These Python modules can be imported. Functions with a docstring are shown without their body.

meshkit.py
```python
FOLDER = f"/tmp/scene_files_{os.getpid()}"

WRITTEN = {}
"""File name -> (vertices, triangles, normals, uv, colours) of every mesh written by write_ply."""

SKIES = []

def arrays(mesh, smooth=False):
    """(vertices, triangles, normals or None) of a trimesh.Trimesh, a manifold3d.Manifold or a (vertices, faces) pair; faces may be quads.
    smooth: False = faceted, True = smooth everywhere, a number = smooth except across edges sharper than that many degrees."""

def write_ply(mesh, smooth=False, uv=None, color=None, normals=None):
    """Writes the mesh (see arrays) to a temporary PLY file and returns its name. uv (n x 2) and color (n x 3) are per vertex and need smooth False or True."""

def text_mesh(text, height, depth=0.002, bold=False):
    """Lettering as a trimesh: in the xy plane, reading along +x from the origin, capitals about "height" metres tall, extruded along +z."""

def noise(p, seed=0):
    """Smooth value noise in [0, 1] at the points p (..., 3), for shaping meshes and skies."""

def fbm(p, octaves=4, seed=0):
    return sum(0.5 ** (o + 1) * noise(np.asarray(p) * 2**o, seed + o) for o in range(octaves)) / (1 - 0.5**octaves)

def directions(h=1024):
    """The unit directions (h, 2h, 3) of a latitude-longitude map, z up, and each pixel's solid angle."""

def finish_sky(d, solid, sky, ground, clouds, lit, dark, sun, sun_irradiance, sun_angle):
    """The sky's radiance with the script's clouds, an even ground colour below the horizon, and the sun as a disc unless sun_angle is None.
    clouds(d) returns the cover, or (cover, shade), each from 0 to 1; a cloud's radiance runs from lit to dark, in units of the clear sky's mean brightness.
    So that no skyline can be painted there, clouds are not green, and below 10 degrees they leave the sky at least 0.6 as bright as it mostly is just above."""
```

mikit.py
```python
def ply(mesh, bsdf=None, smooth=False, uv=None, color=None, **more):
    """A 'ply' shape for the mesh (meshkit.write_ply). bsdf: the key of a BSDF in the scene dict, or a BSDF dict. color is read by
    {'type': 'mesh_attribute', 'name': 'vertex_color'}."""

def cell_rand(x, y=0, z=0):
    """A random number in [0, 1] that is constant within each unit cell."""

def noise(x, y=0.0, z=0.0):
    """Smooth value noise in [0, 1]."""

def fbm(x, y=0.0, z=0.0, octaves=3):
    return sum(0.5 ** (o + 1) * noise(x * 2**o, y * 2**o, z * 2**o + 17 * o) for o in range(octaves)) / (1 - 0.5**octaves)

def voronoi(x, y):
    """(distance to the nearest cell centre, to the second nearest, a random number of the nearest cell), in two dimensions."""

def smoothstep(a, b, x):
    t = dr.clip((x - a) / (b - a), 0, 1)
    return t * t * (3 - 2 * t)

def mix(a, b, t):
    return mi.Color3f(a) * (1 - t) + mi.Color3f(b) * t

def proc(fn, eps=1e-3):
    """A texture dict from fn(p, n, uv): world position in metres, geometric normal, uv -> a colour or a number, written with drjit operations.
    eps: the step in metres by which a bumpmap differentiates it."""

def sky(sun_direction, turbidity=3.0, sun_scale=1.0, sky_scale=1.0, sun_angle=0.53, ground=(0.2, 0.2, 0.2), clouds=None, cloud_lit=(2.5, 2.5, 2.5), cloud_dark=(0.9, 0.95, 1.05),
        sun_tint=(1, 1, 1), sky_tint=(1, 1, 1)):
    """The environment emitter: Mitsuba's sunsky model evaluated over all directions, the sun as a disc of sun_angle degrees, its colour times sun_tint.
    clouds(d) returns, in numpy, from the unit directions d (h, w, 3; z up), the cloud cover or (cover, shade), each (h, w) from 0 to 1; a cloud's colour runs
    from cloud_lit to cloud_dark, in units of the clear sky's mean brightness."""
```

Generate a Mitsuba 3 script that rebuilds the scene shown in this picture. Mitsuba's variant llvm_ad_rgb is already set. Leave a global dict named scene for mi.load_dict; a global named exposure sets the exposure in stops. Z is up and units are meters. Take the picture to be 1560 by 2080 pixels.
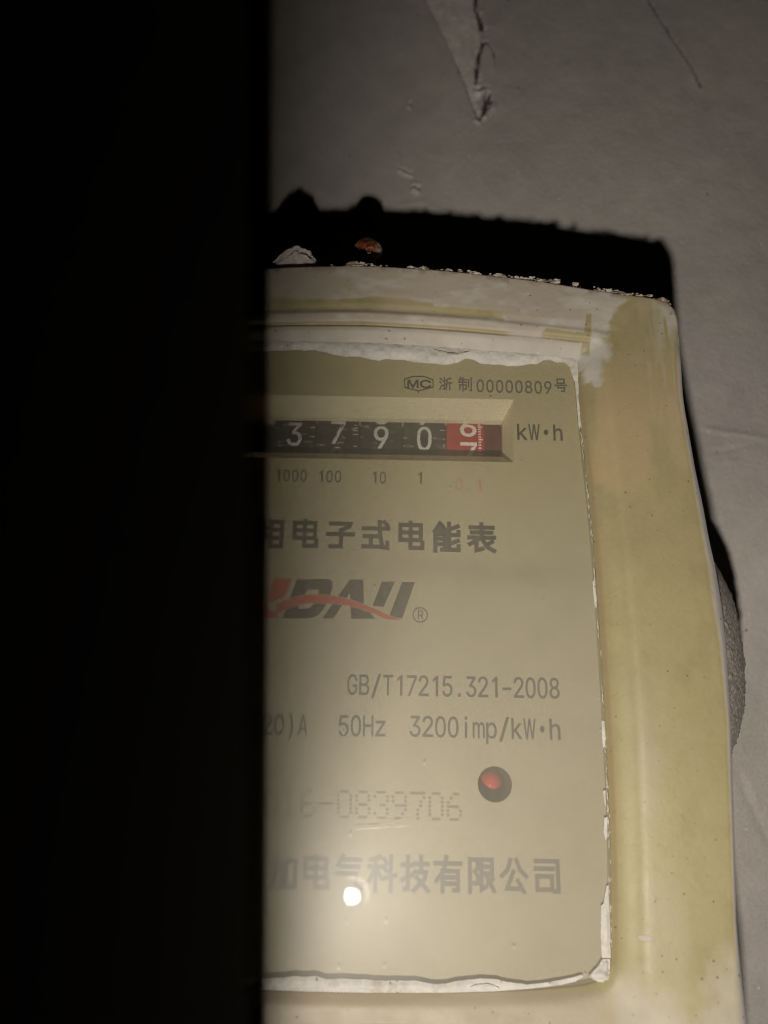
"""An old electricity meter on a plastered wall, lit by a small hand-held flash, seen past the dark edge of a cupboard door."""
import math
import drjit as dr
import mitsuba as mi
import numpy as np
import trimesh
from scipy.interpolate import PchipInterpolator
from scipy.spatial import Delaunay
from shapely import affinity, union_all
from shapely.geometry import LineString, MultiPolygon, Point, Polygon
from shapely.geometry import box as sbox
import shapely

import meshkit
import mikit

T4 = mi.ScalarTransform4f
rng = np.random.default_rng(7)
MM = 0.001
UP = 0.0                        # all layout below in millimetres; y = 0 is the wall, the origin is level with the lens (small coordinates keep fine contact shadows exact)

# ---------------------------------------------------------------- camera, light, exposure
FOCAL, TILT, ROLL = 1564.0, math.radians(16.0), math.radians(1.1)
EYE = np.array([0.0, -164.0, 0.0])
FWD = np.array([0, math.cos(TILT), math.sin(TILT)])
_r, _u = np.array([1.0, 0, 0]), np.array([0, -math.sin(TILT), math.cos(TILT)])
RIGHT = math.cos(ROLL) * _r + math.sin(ROLL) * _u
UPV = -math.sin(ROLL) * _r + math.cos(ROLL) * _u


def wm(p):
    """millimetres -> metres in the world"""
    return [p[0] * MM, p[1] * MM, (p[2] + UP) * MM]


exposure = 0.0
scene, labels = {}, {}
scene["camera"] = {
    "type": "thinlens", "fov": math.degrees(2 * math.atan(780 / FOCAL)), "fov_axis": "x",
    "aperture_radius": 0.0008, "focus_distance": 0.127, "near_clip": 0.001, "far_clip": 20.0,
    "to_world": T4().look_at(origin=wm(EYE), target=wm(EYE + FWD * 100), up=UPV.tolist()),
}
LAMP = np.array([-1.5, -164.0, -45.8])
LAMP_DIR = np.array([0.31, 1.0, 0.52])
LAMP_POWER = 3650.0
scene["flash_lamp"] = {
    "type": "disk", "to_world": T4().look_at(origin=wm(LAMP), target=wm(LAMP + LAMP_DIR * 100), up=[0, 0, 1]).scale([2.9 * MM, 2.4 * MM, 1]),
    "bsdf": {"type": "null"},     # the lamp's face gives light and reflects none; shadow rays end on it after passing the pane
    "emitter": {"type": "area", "radiance": {"type": "rgb", "value": [LAMP_POWER * c for c in (1.0, 0.93, 0.835)]}},
}
_a = np.arange(40) * 2 * np.pi / 40
_ring = np.stack([np.c_[r * np.cos(_a), r * np.sin(_a), np.full(40, z)] for r, z in ((4.3, -0.4), (4.3, 4.3), (5.2, 4.3), (5.2, -0.4))], 1).reshape(-1, 3) * MM
_i, _j = np.meshgrid(np.arange(40), np.arange(3), indexing="ij")
_q = np.stack([_i * 4 + _j, (_i + 1) % 40 * 4 + _j, (_i + 1) % 40 * 4 + _j + 1, _i * 4 + _j + 1], -1).reshape(-1, 4)
scene["flash_lamp__shade"] = {**mikit.ply((_ring, _q), {"type": "twosided", "bsdf": {"type": "diffuse", "reflectance": {"type": "rgb", "value": 0.02}}}),
                              "to_world": T4().look_at(origin=wm(LAMP), target=wm(LAMP + LAMP_DIR * 100), up=[0, 0, 1])}  # unseen black tube added to narrow the beam
labels["flash_lamp"] = {"label": "small round flash lamp mirrored as a white spot in the window pane", "category": "lamp"}

# ---------------------------------------------------------------- helpers


def at(px, py, y):
    """(x, z) in mm of photograph pixels on the upright plane y."""
    px, py = np.asarray(px, float), np.asarray(py, float)
    d = FWD * FOCAL + (px[..., None] - 780) * RIGHT - (py[..., None] - 1040) * UPV
    return (EYE + d * ((y - EYE[1]) / d[..., 1])[..., None])[..., [0, 2]]


def pts(seq, y):
    return at(*np.array(seq, float).T, y)


def to_world(v):
    v = np.array(v, float)
    v[:, 2] += UP
    return v * MM


def add(key, mesh, bsdf, smooth=False, uv=None, label=None, cat=None, group=None, kind=None):
    """One entry of the scene from a mesh in mm; a repeat gets the next number."""
    base, n = key, 0
    while key in scene:
        n += 1
        key = f"{base}_{n:03d}"
    v, f = (mesh.vertices, mesh.faces) if hasattr(mesh, "vertices") else mesh
    scene[key] = mikit.ply(trimesh.Trimesh(to_world(v), np.asarray(f), process=False), bsdf, smooth=smooth, uv=uv)
    tag = {k: x for k, x in (("label", label), ("category", cat), ("group", group), ("kind", kind)) if x}
    if tag:
        labels[key] = tag
    return key


def polys(shape):
    return [g for g in getattr(shape, "geoms", [shape]) if g.geom_type == "Polygon" and g.area > 1e-6]


def slab(shape, y_back, y_front):
    """A flat shape of the x-z plane as a solid between two depths (front = smaller y)."""
    out = []
    for g in polys(shape):
        m = trimesh.creation.extrude_polygon(g, y_back - y_front, engine="earcut")
        v = m.vertices
        out.append(trimesh.Trimesh(np.c_[v[:, 0], y_back - v[:, 2], v[:, 1]], m.faces, process=False))
    return trimesh.util.concatenate(out)


def grid_faces(n, m, wrap=False):
    i, j = np.meshgrid(np.arange(n if wrap else n - 1), np.arange(m - 1), indexing="ij")
    a, b = i * m + j, ((i + 1) % n) * m + j
    return np.vstack([np.stack([a, b, b + 1], -1).reshape(-1, 3), np.stack([a, b + 1, a + 1], -1).reshape(-1, 3)])


def seg_dist(p, line):
    """Distance of the points p (n x 2) to a polyline, the position along it (0..1) and the signed side (+ = left of its direction)."""
    line = np.asarray(line, float)
    best, where, side = np.full(len(p), 1e9), np.zeros(len(p)), np.zeros(len(p))
    lens = np.r_[0, np.cumsum(np.linalg.norm(np.diff(line, axis=0), axis=1))]
    for k in range(len(line) - 1):
        a, d = line[k], line[k + 1] - line[k]
        t = np.clip(((p - a) @ d) / (d @ d), 0, 1)
        q = p - a - t[:, None] * d
        dist = np.linalg.norm(q, axis=1)
        new = dist < best
        best = np.where(new, dist, best)
        where = np.where(new, (lens[k] + t * (lens[k + 1] - lens[k])) / lens[-1], where)
        side = np.where(new, np.sign(d[0] * q[:, 1] - d[1] * q[:, 0]), side)
    return best, where, side


def flake(outline, y_base, thick, step=0.3, rough=0.4, seed=0, round_=0.7, askew=True):
    """A crust of dried paint or plaster: an irregular pad with rounded, ragged edges lying on the plane y_base."""
    poly = Polygon(outline).buffer(0)
    poly = max(polys(poly), key=lambda g: g.area)
    ring = np.array(poly.exterior.segmentize(step).coords)[:-1]
    x0, z0, x1, z1 = poly.bounds
    gx, gz = np.meshgrid(np.arange(x0, x1, step), np.arange(z0, z1, step))
    g = np.c_[gx.ravel(), gz.ravel()] + np.random.default_rng(seed).uniform(-0.25, 0.25, (gx.size, 2)) * step
    inner = poly.buffer(-0.35 * step)
    g = g[shapely.contains_xy(inner, g[:, 0], g[:, 1])] if not inner.is_empty else g[:0]
    p = np.vstack([ring, g])
    d = shapely.distance(shapely.points(p), poly.exterior)
    tri = Delaunay(p).simplices
    c = p[tri].mean(1)
    tri = tri[shapely.contains_xy(poly, c[:, 0], c[:, 1])]
    e1, e2 = p[tri[:, 1]] - p[tri[:, 0]], p[tri[:, 2]] - p[tri[:, 0]]
    flip = e1[:, 0] * e2[:, 1] - e1[:, 1] * e2[:, 0] < 0
    tri[flip] = tri[flip][:, ::-1]
    y_base = y_base + (SKEW * (p[:, 0] - 34.0) if askew else 0 * p[:, 0])
    n = meshkit.fbm(np.c_[p * 1.3, p[:, :1] * 0 + seed], 3, seed)
    h = thick * (1 - np.exp(-d / (round_ * thick + 1e-6))) * (1 - rough + 2 * rough * n)
    h[: len(ring)] = 0.25 * thick
    k = len(p)
    v = np.vstack([np.c_[p[:, 0], y_base - h, p[:, 1]], np.c_[p[:, 0], y_base, p[:, 1]]])
    m = len(ring)
    i = np.arange(m)
    j = (i + 1) % m
    ccw = poly.exterior.is_ccw
    a, b = (i, j) if ccw else (j, i)
    return trimesh.Trimesh(v, np.vstack([tri, tri[:, ::-1] + k, np.stack([a, a + k, b + k], 1), np.stack([a, b + k, b], 1)]), process=False)


def ragged(seq, amp, step, seed):
    """A pixel polyline made uneven."""
    line = np.array(LineString(seq).segmentize(step).coords)
    n = np.stack([meshkit.fbm(np.c_[line * f, line[:, :1] * 0], 3, seed + k) - 0.5 for k, f in ((0, 0.05), (9, 0.05))], 1)
    return line + 2 * amp * n


def bspec(name, base, rough=0.6, spec=0.4, bump=None, bump_scale=0.001, eps=2e-4, **more):
    b = {"type": "principled", "base_color": {"type": "rgb", "value": list(base)} if isinstance(base, (tuple, list)) else mikit.proc(base), "roughness": rough if not callable(rough) else mikit.proc(rough), "specular": spec, **more}
    if bump is not None:
        b = {"type": "bumpmap", "arbitrary": {**mikit.proc(bump, eps=eps)}, "scale": bump_scale, "bsdf": b}
    scene[name] = {"type": "twosided", "bsdf": b}


S, N, F3 = mikit.smoothstep, mikit.noise, mikit.fbm


def xz(p):
    return p.x * 1000, p.z * 1000 - UP


def specks(x, z, cell, share, size, seed=0.0):
    """1 on small scattered dots"""
    u, v = x / cell, z / cell
    a, b, which = mikit.voronoi(u + seed, v + seed * 0.7)
    return dr.select(which < share, 1 - S(0.5, 1.0, a * cell / (size * (0.4 + 1.2 * which / share))), 0.0)


def limits(v, a, b, soft):
    return S(a - soft, a + soft, v) * (1 - S(b - soft, b + soft, v))


# ---------------------------------------------------------------- materials


def pen(x, z, line, width, soft=0.5):
    """1 on a narrow line through photograph pixels on the wall, 0 elsewhere"""
    q = pts(line, 0.0)
    best = mi.Float(99.0)
    for a, b in zip(q[:-1], q[1:]):
        ex, ez = float(b[0] - a[0]), float(b[1] - a[1])
        t = dr.clip(((x - float(a[0])) * ex + (z - float(a[1])) * ez) / (ex * ex + ez * ez), 0, 1)
        best = dr.minimum(best, dr.sqrt(dr.square(x - float(a[0]) - t * ex) + dr.square(z - float(a[1]) - t * ez)))
    return 1 - S(width * (1 - soft), width * (1 + soft), best)


_wl, _wr = pts([(862, 0), (884, 45), (903, 80), (928, 135), (946, 180), (968, 241)], 0), pts([(968, 0), (979, 58), (972, 110), (970, 160), (984, 200), (972, 241)], 0)
WEDGE_L, WEDGE_R = [float(c) for c in np.polyfit(_wl[:, 1] - 150, _wl[:, 0], 2)], [float(c) for c in np.polyfit(_wr[:, 1] - 150, _wr[:, 0], 1)]
WEDGE_Z = float(_wl[-1, 1])


def crack_shade(x, z):
    """crack openings in the plaster, their shadow painted dark"""
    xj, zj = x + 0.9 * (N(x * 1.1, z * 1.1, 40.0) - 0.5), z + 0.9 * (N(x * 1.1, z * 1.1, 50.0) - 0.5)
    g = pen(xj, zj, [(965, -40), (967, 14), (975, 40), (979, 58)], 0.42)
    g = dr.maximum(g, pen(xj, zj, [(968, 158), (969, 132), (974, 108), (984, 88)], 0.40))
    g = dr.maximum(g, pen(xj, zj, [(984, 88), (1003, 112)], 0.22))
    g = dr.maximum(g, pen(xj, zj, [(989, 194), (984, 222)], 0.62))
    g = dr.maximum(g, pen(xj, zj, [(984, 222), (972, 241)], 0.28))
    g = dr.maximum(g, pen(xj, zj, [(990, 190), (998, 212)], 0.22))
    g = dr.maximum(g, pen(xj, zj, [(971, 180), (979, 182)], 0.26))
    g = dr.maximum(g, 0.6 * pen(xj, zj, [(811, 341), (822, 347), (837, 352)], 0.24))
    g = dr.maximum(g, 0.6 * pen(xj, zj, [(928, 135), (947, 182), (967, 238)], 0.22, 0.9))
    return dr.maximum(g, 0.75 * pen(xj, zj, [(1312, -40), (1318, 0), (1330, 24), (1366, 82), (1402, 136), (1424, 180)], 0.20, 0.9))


def plaster_colour(p, n, uv):
    x, z = xz(p)
    big = F3(x * 0.03, z * 0.03, 3.0)
    mid = F3(x * 0.22, z * 0.22, 1.0)
    fine = N(x * 3.1, z * 3.1, 5.0)
    tone = 0.80 + 0.25 * big + 0.16 * (mid - 0.5) + 0.12 * (fine - 0.5)
    c = mikit.mix((0.48, 0.442, 0.400), (0.465, 0.425, 0.395), S(0.35, 0.65, F3(x * 0.06 + 9, z * 0.06, 2.0))) * tone
    c = mikit.mix(c, mi.Color3f(0.6, 0.57, 0.52), specks(x, z, 7.0, 0.25, 0.28) * 0.8)
    zz, e = z - 150.0, 1.2 * (F3(x * 0.7, z * 0.7, 30.0) - 0.5)
    wedge = S(-0.4, 0.4, x + e - (WEDGE_L[0] * zz * zz + WEDGE_L[1] * zz + WEDGE_L[2])) * (1 - S(-0.3, 0.3, x + e - (WEDGE_R[0] * zz + WEDGE_R[1]))) * S(0.0, 2.0, z - WEDGE_Z)
    c = c * (1 + wedge * (0.32 + 0.5 * (F3(x * 0.8, z * 0.8, 33.0) - 0.5)))
    c = mikit.mix(c, mi.Color3f(0.05, 0.042, 0.034), crack_shade(x, z) * 0.92)  # shadow inside the cracks painted into the wall colour
    return mikit.mix(c, mi.Color3f(0.12, 0.10, 0.09), specks(x, z, 11.0, 0.2, 0.3, 31.0) * 0.7)


def plaster_bump(p, n, uv):
    x, z = xz(p)
    return N(x * 1.7, z * 1.7, 0.0) * 0.06 + N(x * 4.3, z * 4.3, 4.0) * 0.035 + F3(x * 0.35, z * 0.35, 8.0) * 0.13


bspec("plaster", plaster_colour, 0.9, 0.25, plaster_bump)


def stains(p, uv):
    """Where the cover carries dried limewash (0..1), in the cover's own coordinates."""
    x, z = xz(p)
    f = uv.y
    j = F3(x * 0.55, z * 0.55, 2.0, 4) - 0.5
    k = F3(x * 0.16, z * 0.16, 7.0) - 0.5
    top = S(61.6, 63.2, z + 2.5 * j)
    right_end = 36.8 + (z - 63.5) * 0.42 + 4.5 * j + 3.0 * k
    w = top * (1 - S(-1.2, 1.2, x - right_end))
    bare = limits(f, 0.47 - 0.05 * (x < 8) + 0.10 * k, 0.605 + 0.03 * j, 0.03) * (1 - S(20.0, 21.6, x + 5 * j))
    groove = limits(f, 0.755, 0.80 + 0.02 * j, 0.008) * (1 - S(20.5, 22.5, x + 2 * j))
    hook = limits(f, 0.66 + 0.06 * j, 0.80 + 0.05 * j, 0.02) * limits(x, 27.5 + 2 * j, 35.0, 0.5)
    hook2 = limits(x, 34.2 + (z - 66) * 0.13, 35.5 + (z - 66) * 0.06, 0.22) * limits(z, 64.5, 71.5, 0.4)
    w = w * (1 - top * dr.clip(bare + groove + hook + hook2, 0, 1))
    drip = limits(x + 1.2 * j, 34.6, 37.2, 0.7) * limits(z, 58.6 + 2.5 * j, 64.0, 0.5)
    corner = S(46.2, 48.8, x + 1.6 * j) * S(64.0, 70.0, z + 5 * j) * 0.75
    streak = 1 - limits(x, 48.35 - (z - 66) * 0.03, 48.95 - (z - 66) * 0.03, 0.12) * limits(z, 56.0, 71.0, 1.0)
    low = S(-1.0, 5.0, -30.4 - z + 5 * k + 3 * j - 0.9 * dr.maximum(0.0, x - 36.5)) * S(33.0, 35.0, x)
    low2 = S(-1.0, 5.0, (x - 47.0) + 0.45 * (-27 - z) + 5 * j + 4 * k) * S(26.0, 30.0, -z)
    lump = limits(dr.sqrt(dr.square(x - 38.2) + dr.square((z + 27.2) * 3.0)), -1.0, 0.9 + 1.8 * j, 0.35) * 0.7
    side = S(0.25, 0.6, -f)
    return dr.clip(dr.maximum(dr.maximum(w, drip), dr.maximum(dr.maximum(corner * streak, low * 0.62), dr.maximum(low2 * 0.55, dr.maximum(lump, side)))), 0, 1)


def cover_colour(p, n, uv):
    x, z = xz(p)
    f = uv.y
    tone = 0.92 + 0.16 * F3(x * 0.1, z * 0.1, 0.0) + 0.05 * (N(x * 2.5, z * 2.5, 9.0) - 0.5)
    c = mi.Color3f(0.300, 0.255, 0.130) * tone
    c = c * (1 - 0.04 * S(0.5, 0.8, F3(x * 1.4, z * 1.1, 14.0)) - 0.07 * S(0.5, 0.75, F3(x * 0.28, z * 0.2, 15.0)))
    rust = S(0.45, 0.68, F3(x * 0.13 + 4, z * 0.09, 1.0)) * limits(z, 27.0, 60.0, 6.0) * S(34.0, 36.0, x)
    c = mikit.mix(c, mi.Color3f(0.39, 0.28, 0.16) * tone, rust * 0.6)
    grime = S(0.4, 0.75, F3(x * 0.3, z * 0.3, 6.0)) * S(60.0, 70.0, z)
    c = mikit.mix(c, mi.Color3f(0.36, 0.30, 0.20), grime * 0.6)
    chalk = S(0.42, 0.72, F3(x * 1.2, z * 0.22, 3.0)) * S(42.0, 47.0, x) * S(40.0, 62.0, z)
    c = mikit.mix(c, mi.Color3f(0.40, 0.36, 0.27), chalk * 0.35)
    dusty = S(0.3, 0.7, F3(x * 0.2, z * 0.07, 4.0)) * S(18.0, -6.0, z) * limits(x, 37.0, 47.0, 3.0)
    c = mikit.mix(c, mi.Color3f(0.335, 0.295, 0.195), dusty * 0.6)
    low_shade = S(-33.6, -35.4, z) * S(38.0, 30.0, x)  # darkness of the shaded lower slope painted into the cover colour
    c = mikit.mix(c, mi.Color3f(0.30, 0.25, 0.18) * (0.8 + 0.4 * F3(x * 0.12, z * 0.5, 5.0)), low_shade * 0.9)
    seam = limits(f, 0.955, 0.985, 0.006) * limits(z, -30.0, 58.0, 2.0)
    c = mikit.mix(c, mi.Color3f(0.30, 0.22, 0.13), seam * 0.6)
    wash = mi.Color3f(0.42, 0.39, 0.34) * (0.86 + 0.28 * F3(x * 0.35, z * 0.35, 8.0))
    old = S(63.0, 71.0, z) * (1 - S(30.0, 44.0, x))
    wash = mikit.mix(wash, mi.Color3f(0.345, 0.295, 0.225), old * 0.9 * S(0.1, 0.6, F3(x * 0.25, z * 0.6, 2.0)))
    fade = S(-0.3, -0.6, f) * S(60.0, 40.0, z)
    wash = mikit.mix(wash, mi.Color3f(0.33, 0.305, 0.29), fade)
    edge_dirt = S(0.09, 0.0, f) * S(62.0, 66.0, z) * S(0.0, 1.0, x * 0 + 1) * S(0.35, 0.6, F3(x * 0.5, z * 0.5, 1.0))
    wash = mikit.mix(wash, mi.Color3f(0.21, 0.165, 0.11), edge_dirt * 0.8)
    c = mikit.mix(c, wash, stains(p, uv))
    dots = dr.maximum(specks(x, z, 2.6, 0.35, 0.16), specks(x, z, 3.6, 0.25, 0.17, 17.0)) * (0.35 + 0.65 * S(0.4, 0.6, F3(x * 0.2, z * 0.2, 11.0)))
    c = mikit.mix(c, mi.Color3f(0.13, 0.09, 0.05), dots * 0.75)
    fibre = S(0.02, 0.0, dr.abs(F3(x * 0.9 + 3, z * 0.5, 21.0) - 0.5)) * S(0.70, 0.76, N(x * 0.55, z * 0.55, 12.0)) * limits(z, -30.0, 35.0, 5.0)
    return mikit.mix(c, mi.Color3f(0.22, 0.17, 0.10), fibre * 0.35)


def cover_bump(p, n, uv):
    x, z = xz(p)
    return stains(p, uv) * (0.05 + 0.07 * F3(x * 1.1, z * 1.1, 3.0, 4)) + 0.012 * N(x * 3.0, z * 3.0, 1.0) + 0.03 * F3(x * 0.4, z * 0.4, 2.0)


def cover_rough(p, n, uv):
    x, z = xz(p)
    return 0.47 + 0.12 * F3(x * 0.5, z * 0.5, 1.0) + 0.3 * stains(p, uv)


bspec("cover_plastic", cover_colour, cover_rough, 0.45, cover_bump)


def limewash_colour(p, n, uv):
    x, z = xz(p)
    tone = 0.82 + 0.3 * F3(x * 0.5, z * 0.5, 8.0) + 0.1 * (N(x * 3, z * 3, 2.0) - 0.5)
    c = mi.Color3f(0.52, 0.495, 0.445) * tone
    c = mikit.mix(c, mi.Color3f(0.33, 0.27, 0.19), S(0.55, 0.75, F3(x * 0.7 + 5, z * 0.7, 4.0)) * 0.35)
    return mikit.mix(c, mi.Color3f(0.15, 0.12, 0.09), specks(x, z, 2.2, 0.2, 0.22) * 0.6)


def limewash_bump(p, n, uv):
    x, z = xz(p)
    return F3(x * 0.9, z * 0.9, p.y * 900, 4) * 0.16 + N(x * 4, z * 4, 3.0) * 0.03


bspec("limewash", limewash_colour, 0.85, 0.3, limewash_bump)


def crumb_colour(p, n, uv):
    x, z = xz(p)
    return mikit.mix((0.20, 0.155, 0.105), (0.42, 0.375, 0.31), S(0.25, 0.6, N(x * 1.3, z * 1.3, 3.0)))


bspec("crumb", crumb_colour, 0.8, 0.3)


def plate_colour(p, n, uv):
    x, z = xz(p)
    tone = 0.94 + 0.10 * F3(x * 0.07, z * 0.07, 1.0) + 0.04 * (N(x * 2.2, z * 2.2, 3.0) - 0.5)
    c = mikit.mix((0.405, 0.365, 0.250), (0.41, 0.358, 0.19), S(10.0, 55.0, z)) * tone
    smudge = limits(z + 1.5 * (F3(x * 0.15, 0.0, 2.0) - 0.5), 24.0, 28.0, 2.0) * limits(x, 2.0, 30.0, 8.0) * 0.16
    return c * (1 - smudge)


bspec("plate_print", plate_colour, 0.6, 0.3)


def ink_colour(p, n, uv):
    x, z = xz(p)
    return mi.Color3f(0.035, 0.032, 0.026) * (1 + 0.9 * S(0.4, 0.8, F3(x * 1.6, z * 1.6, 5.0)))


bspec("black_ink", ink_colour, 0.5, 0.3)
bspec("grey_ink", (0.20, 0.185, 0.135), 0.6, 0.2)
bspec("pale_black_ink", (0.085, 0.08, 0.068), 0.5, 0.3)
bspec("washed_ink", (0.15, 0.14, 0.12), 0.5, 0.3)
bspec("red_ink", (0.46, 0.075, 0.045), 0.5, 0.3)
bspec("faint_red_ink", (0.44, 0.20, 0.11), 0.6, 0.2)


def wheel_colour(p, n, uv):
    x, z = xz(p)
    c = mi.Color3f(0.020, 0.019, 0.018)
    scuff = S(0.10, 0.02, dr.abs(F3(x * 0.5, z * 2.2, 6.0) - 0.62)) * S(0.66, 0.74, N(x * 0.9, z * 2.5, 14.0))
    return mikit.mix(c, mi.Color3f(0.30, 0.28, 0.24), scuff * 0.7)


bspec("black_wheel", wheel_colour, 0.35, 0.5)
bspec("red_wheel", (0.34, 0.022, 0.018), 0.4, 0.5)
bspec("dark_red_wheel", (0.095, 0.022, 0.020), 0.4, 0.5)
bspec("numeral_white", (0.55, 0.53, 0.49), 0.5, 0.3)
bspec("red_wheel_white", (0.72, 0.66, 0.60), 0.5, 0.3)
bspec("recess_plastic", (0.60, 0.54, 0.35), 0.5, 0.4)
bspec("dark_plastic", (0.075, 0.052, 0.042), 0.5, 0.4)
bspec("hole_plastic", (0.115, 0.085, 0.07), 0.5, 0.4)
bspec("red_lens", (0.60, 0.045, 0.035), 0.28, 0.5)
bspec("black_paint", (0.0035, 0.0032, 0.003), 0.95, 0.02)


def rust_colour(p, n, uv):
    x, z = xz(p)
    c = mikit.mix((0.22, 0.055, 0.02), (0.045, 0.017, 0.01), S(0.35, 0.7, F3(x * 1.5, z * 1.5, p.y * 1500)))
    return mikit.mix(c, mi.Color3f(0.44, 0.37, 0.28), S(1.3, 2.6, dr.abs(x + 4.2)) * 0.6)


bspec("rust", rust_colour, 0.35, 0.6, lambda p, n, uv: F3(p.x * 1600, p.y * 1600, p.z * 1600) * 0.5)


def mortar_colour(p, n, uv):
    g = N(p.x * 2600, p.y * 2600, p.z * 2600)
    return mikit.mix((0.20, 0.18, 0.155), (0.32, 0.29, 0.255), S(0.3, 0.8, g))


bspec("mortar", mortar_colour, 0.45, 0.6, lambda p, n, uv: N(p.x * 2300, p.y * 2300, p.z * 2300) * 0.12 + N(p.x * 5200, p.y * 5200, p.z * 5200) * 0.12)
bspec("housing_plastic", (0.33, 0.30, 0.25), 0.6, 0.4)


def dust_colour(p, n, uv):
    x, z = xz(p)
    return mi.Color3f(0.385, 0.348, 0.262) * (0.9 + 0.2 * F3(x * 0.2, z * 0.2, 4.0))


SCR = -13.65


def dust_amount(p, n, uv):
    x, z = xz(p)
    w = 0.25 + 0.10 * F3(x * 0.09, z * 0.05, 2.0) + 0.05 * (F3(x * 1.1, z * 0.35, 6.0) - 0.5)
    scratch = limits(z - 0.075 * x + 0.12 * N(x * 0.7, 0.0, 1.0), SCR, SCR + 0.22, 0.06) * limits(x, -3.2, 4.8, 0.8) * (0.2 + 0.8 * N(x * 1.4, z, 2.0))
    scratch2 = limits(z - 0.075 * x, SCR + 0.55, SCR + 0.7, 0.05) * limits(x, 0.5, 4.8, 1.2) * 0.5
    w = w - 0.09 * S(24.0, 46.0, z)
    return w + 0.4 * dr.maximum(scratch, scratch2) + 0.35 * specks(x, z, 5.5, 0.2, 0.2, 5.0)


scene["dusty_pane"] = {
    "type": "mask", "opacity": mikit.proc(lambda p, n, uv: dust_amount(p, n, uv) + 0.06),
    "film": {
        "type": "blendbsdf", "weight": mikit.proc(lambda p, n, uv: 0.06 / (dust_amount(p, n, uv) + 0.06)),
        "dust": {"type": "twosided", "bsdf": {"type": "principled", "base_color": mikit.proc(dust_colour), "roughness": 0.45, "specular": 0.6}},
        "gloss": {"type": "blendbsdf", "weight": 0.06,
                  "sharp": {"type": "twosided", "bsdf": {"type": "conductor", "specular_reflectance": {"type": "rgb", "value": 0.95}}},
                  "hazy": {"type": "twosided", "bsdf": {"type": "roughconductor", "distribution": "ggx", "alpha": 0.095, "specular_reflectance": {"type": "rgb", "value": 0.95}}}},
    },
}

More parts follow.
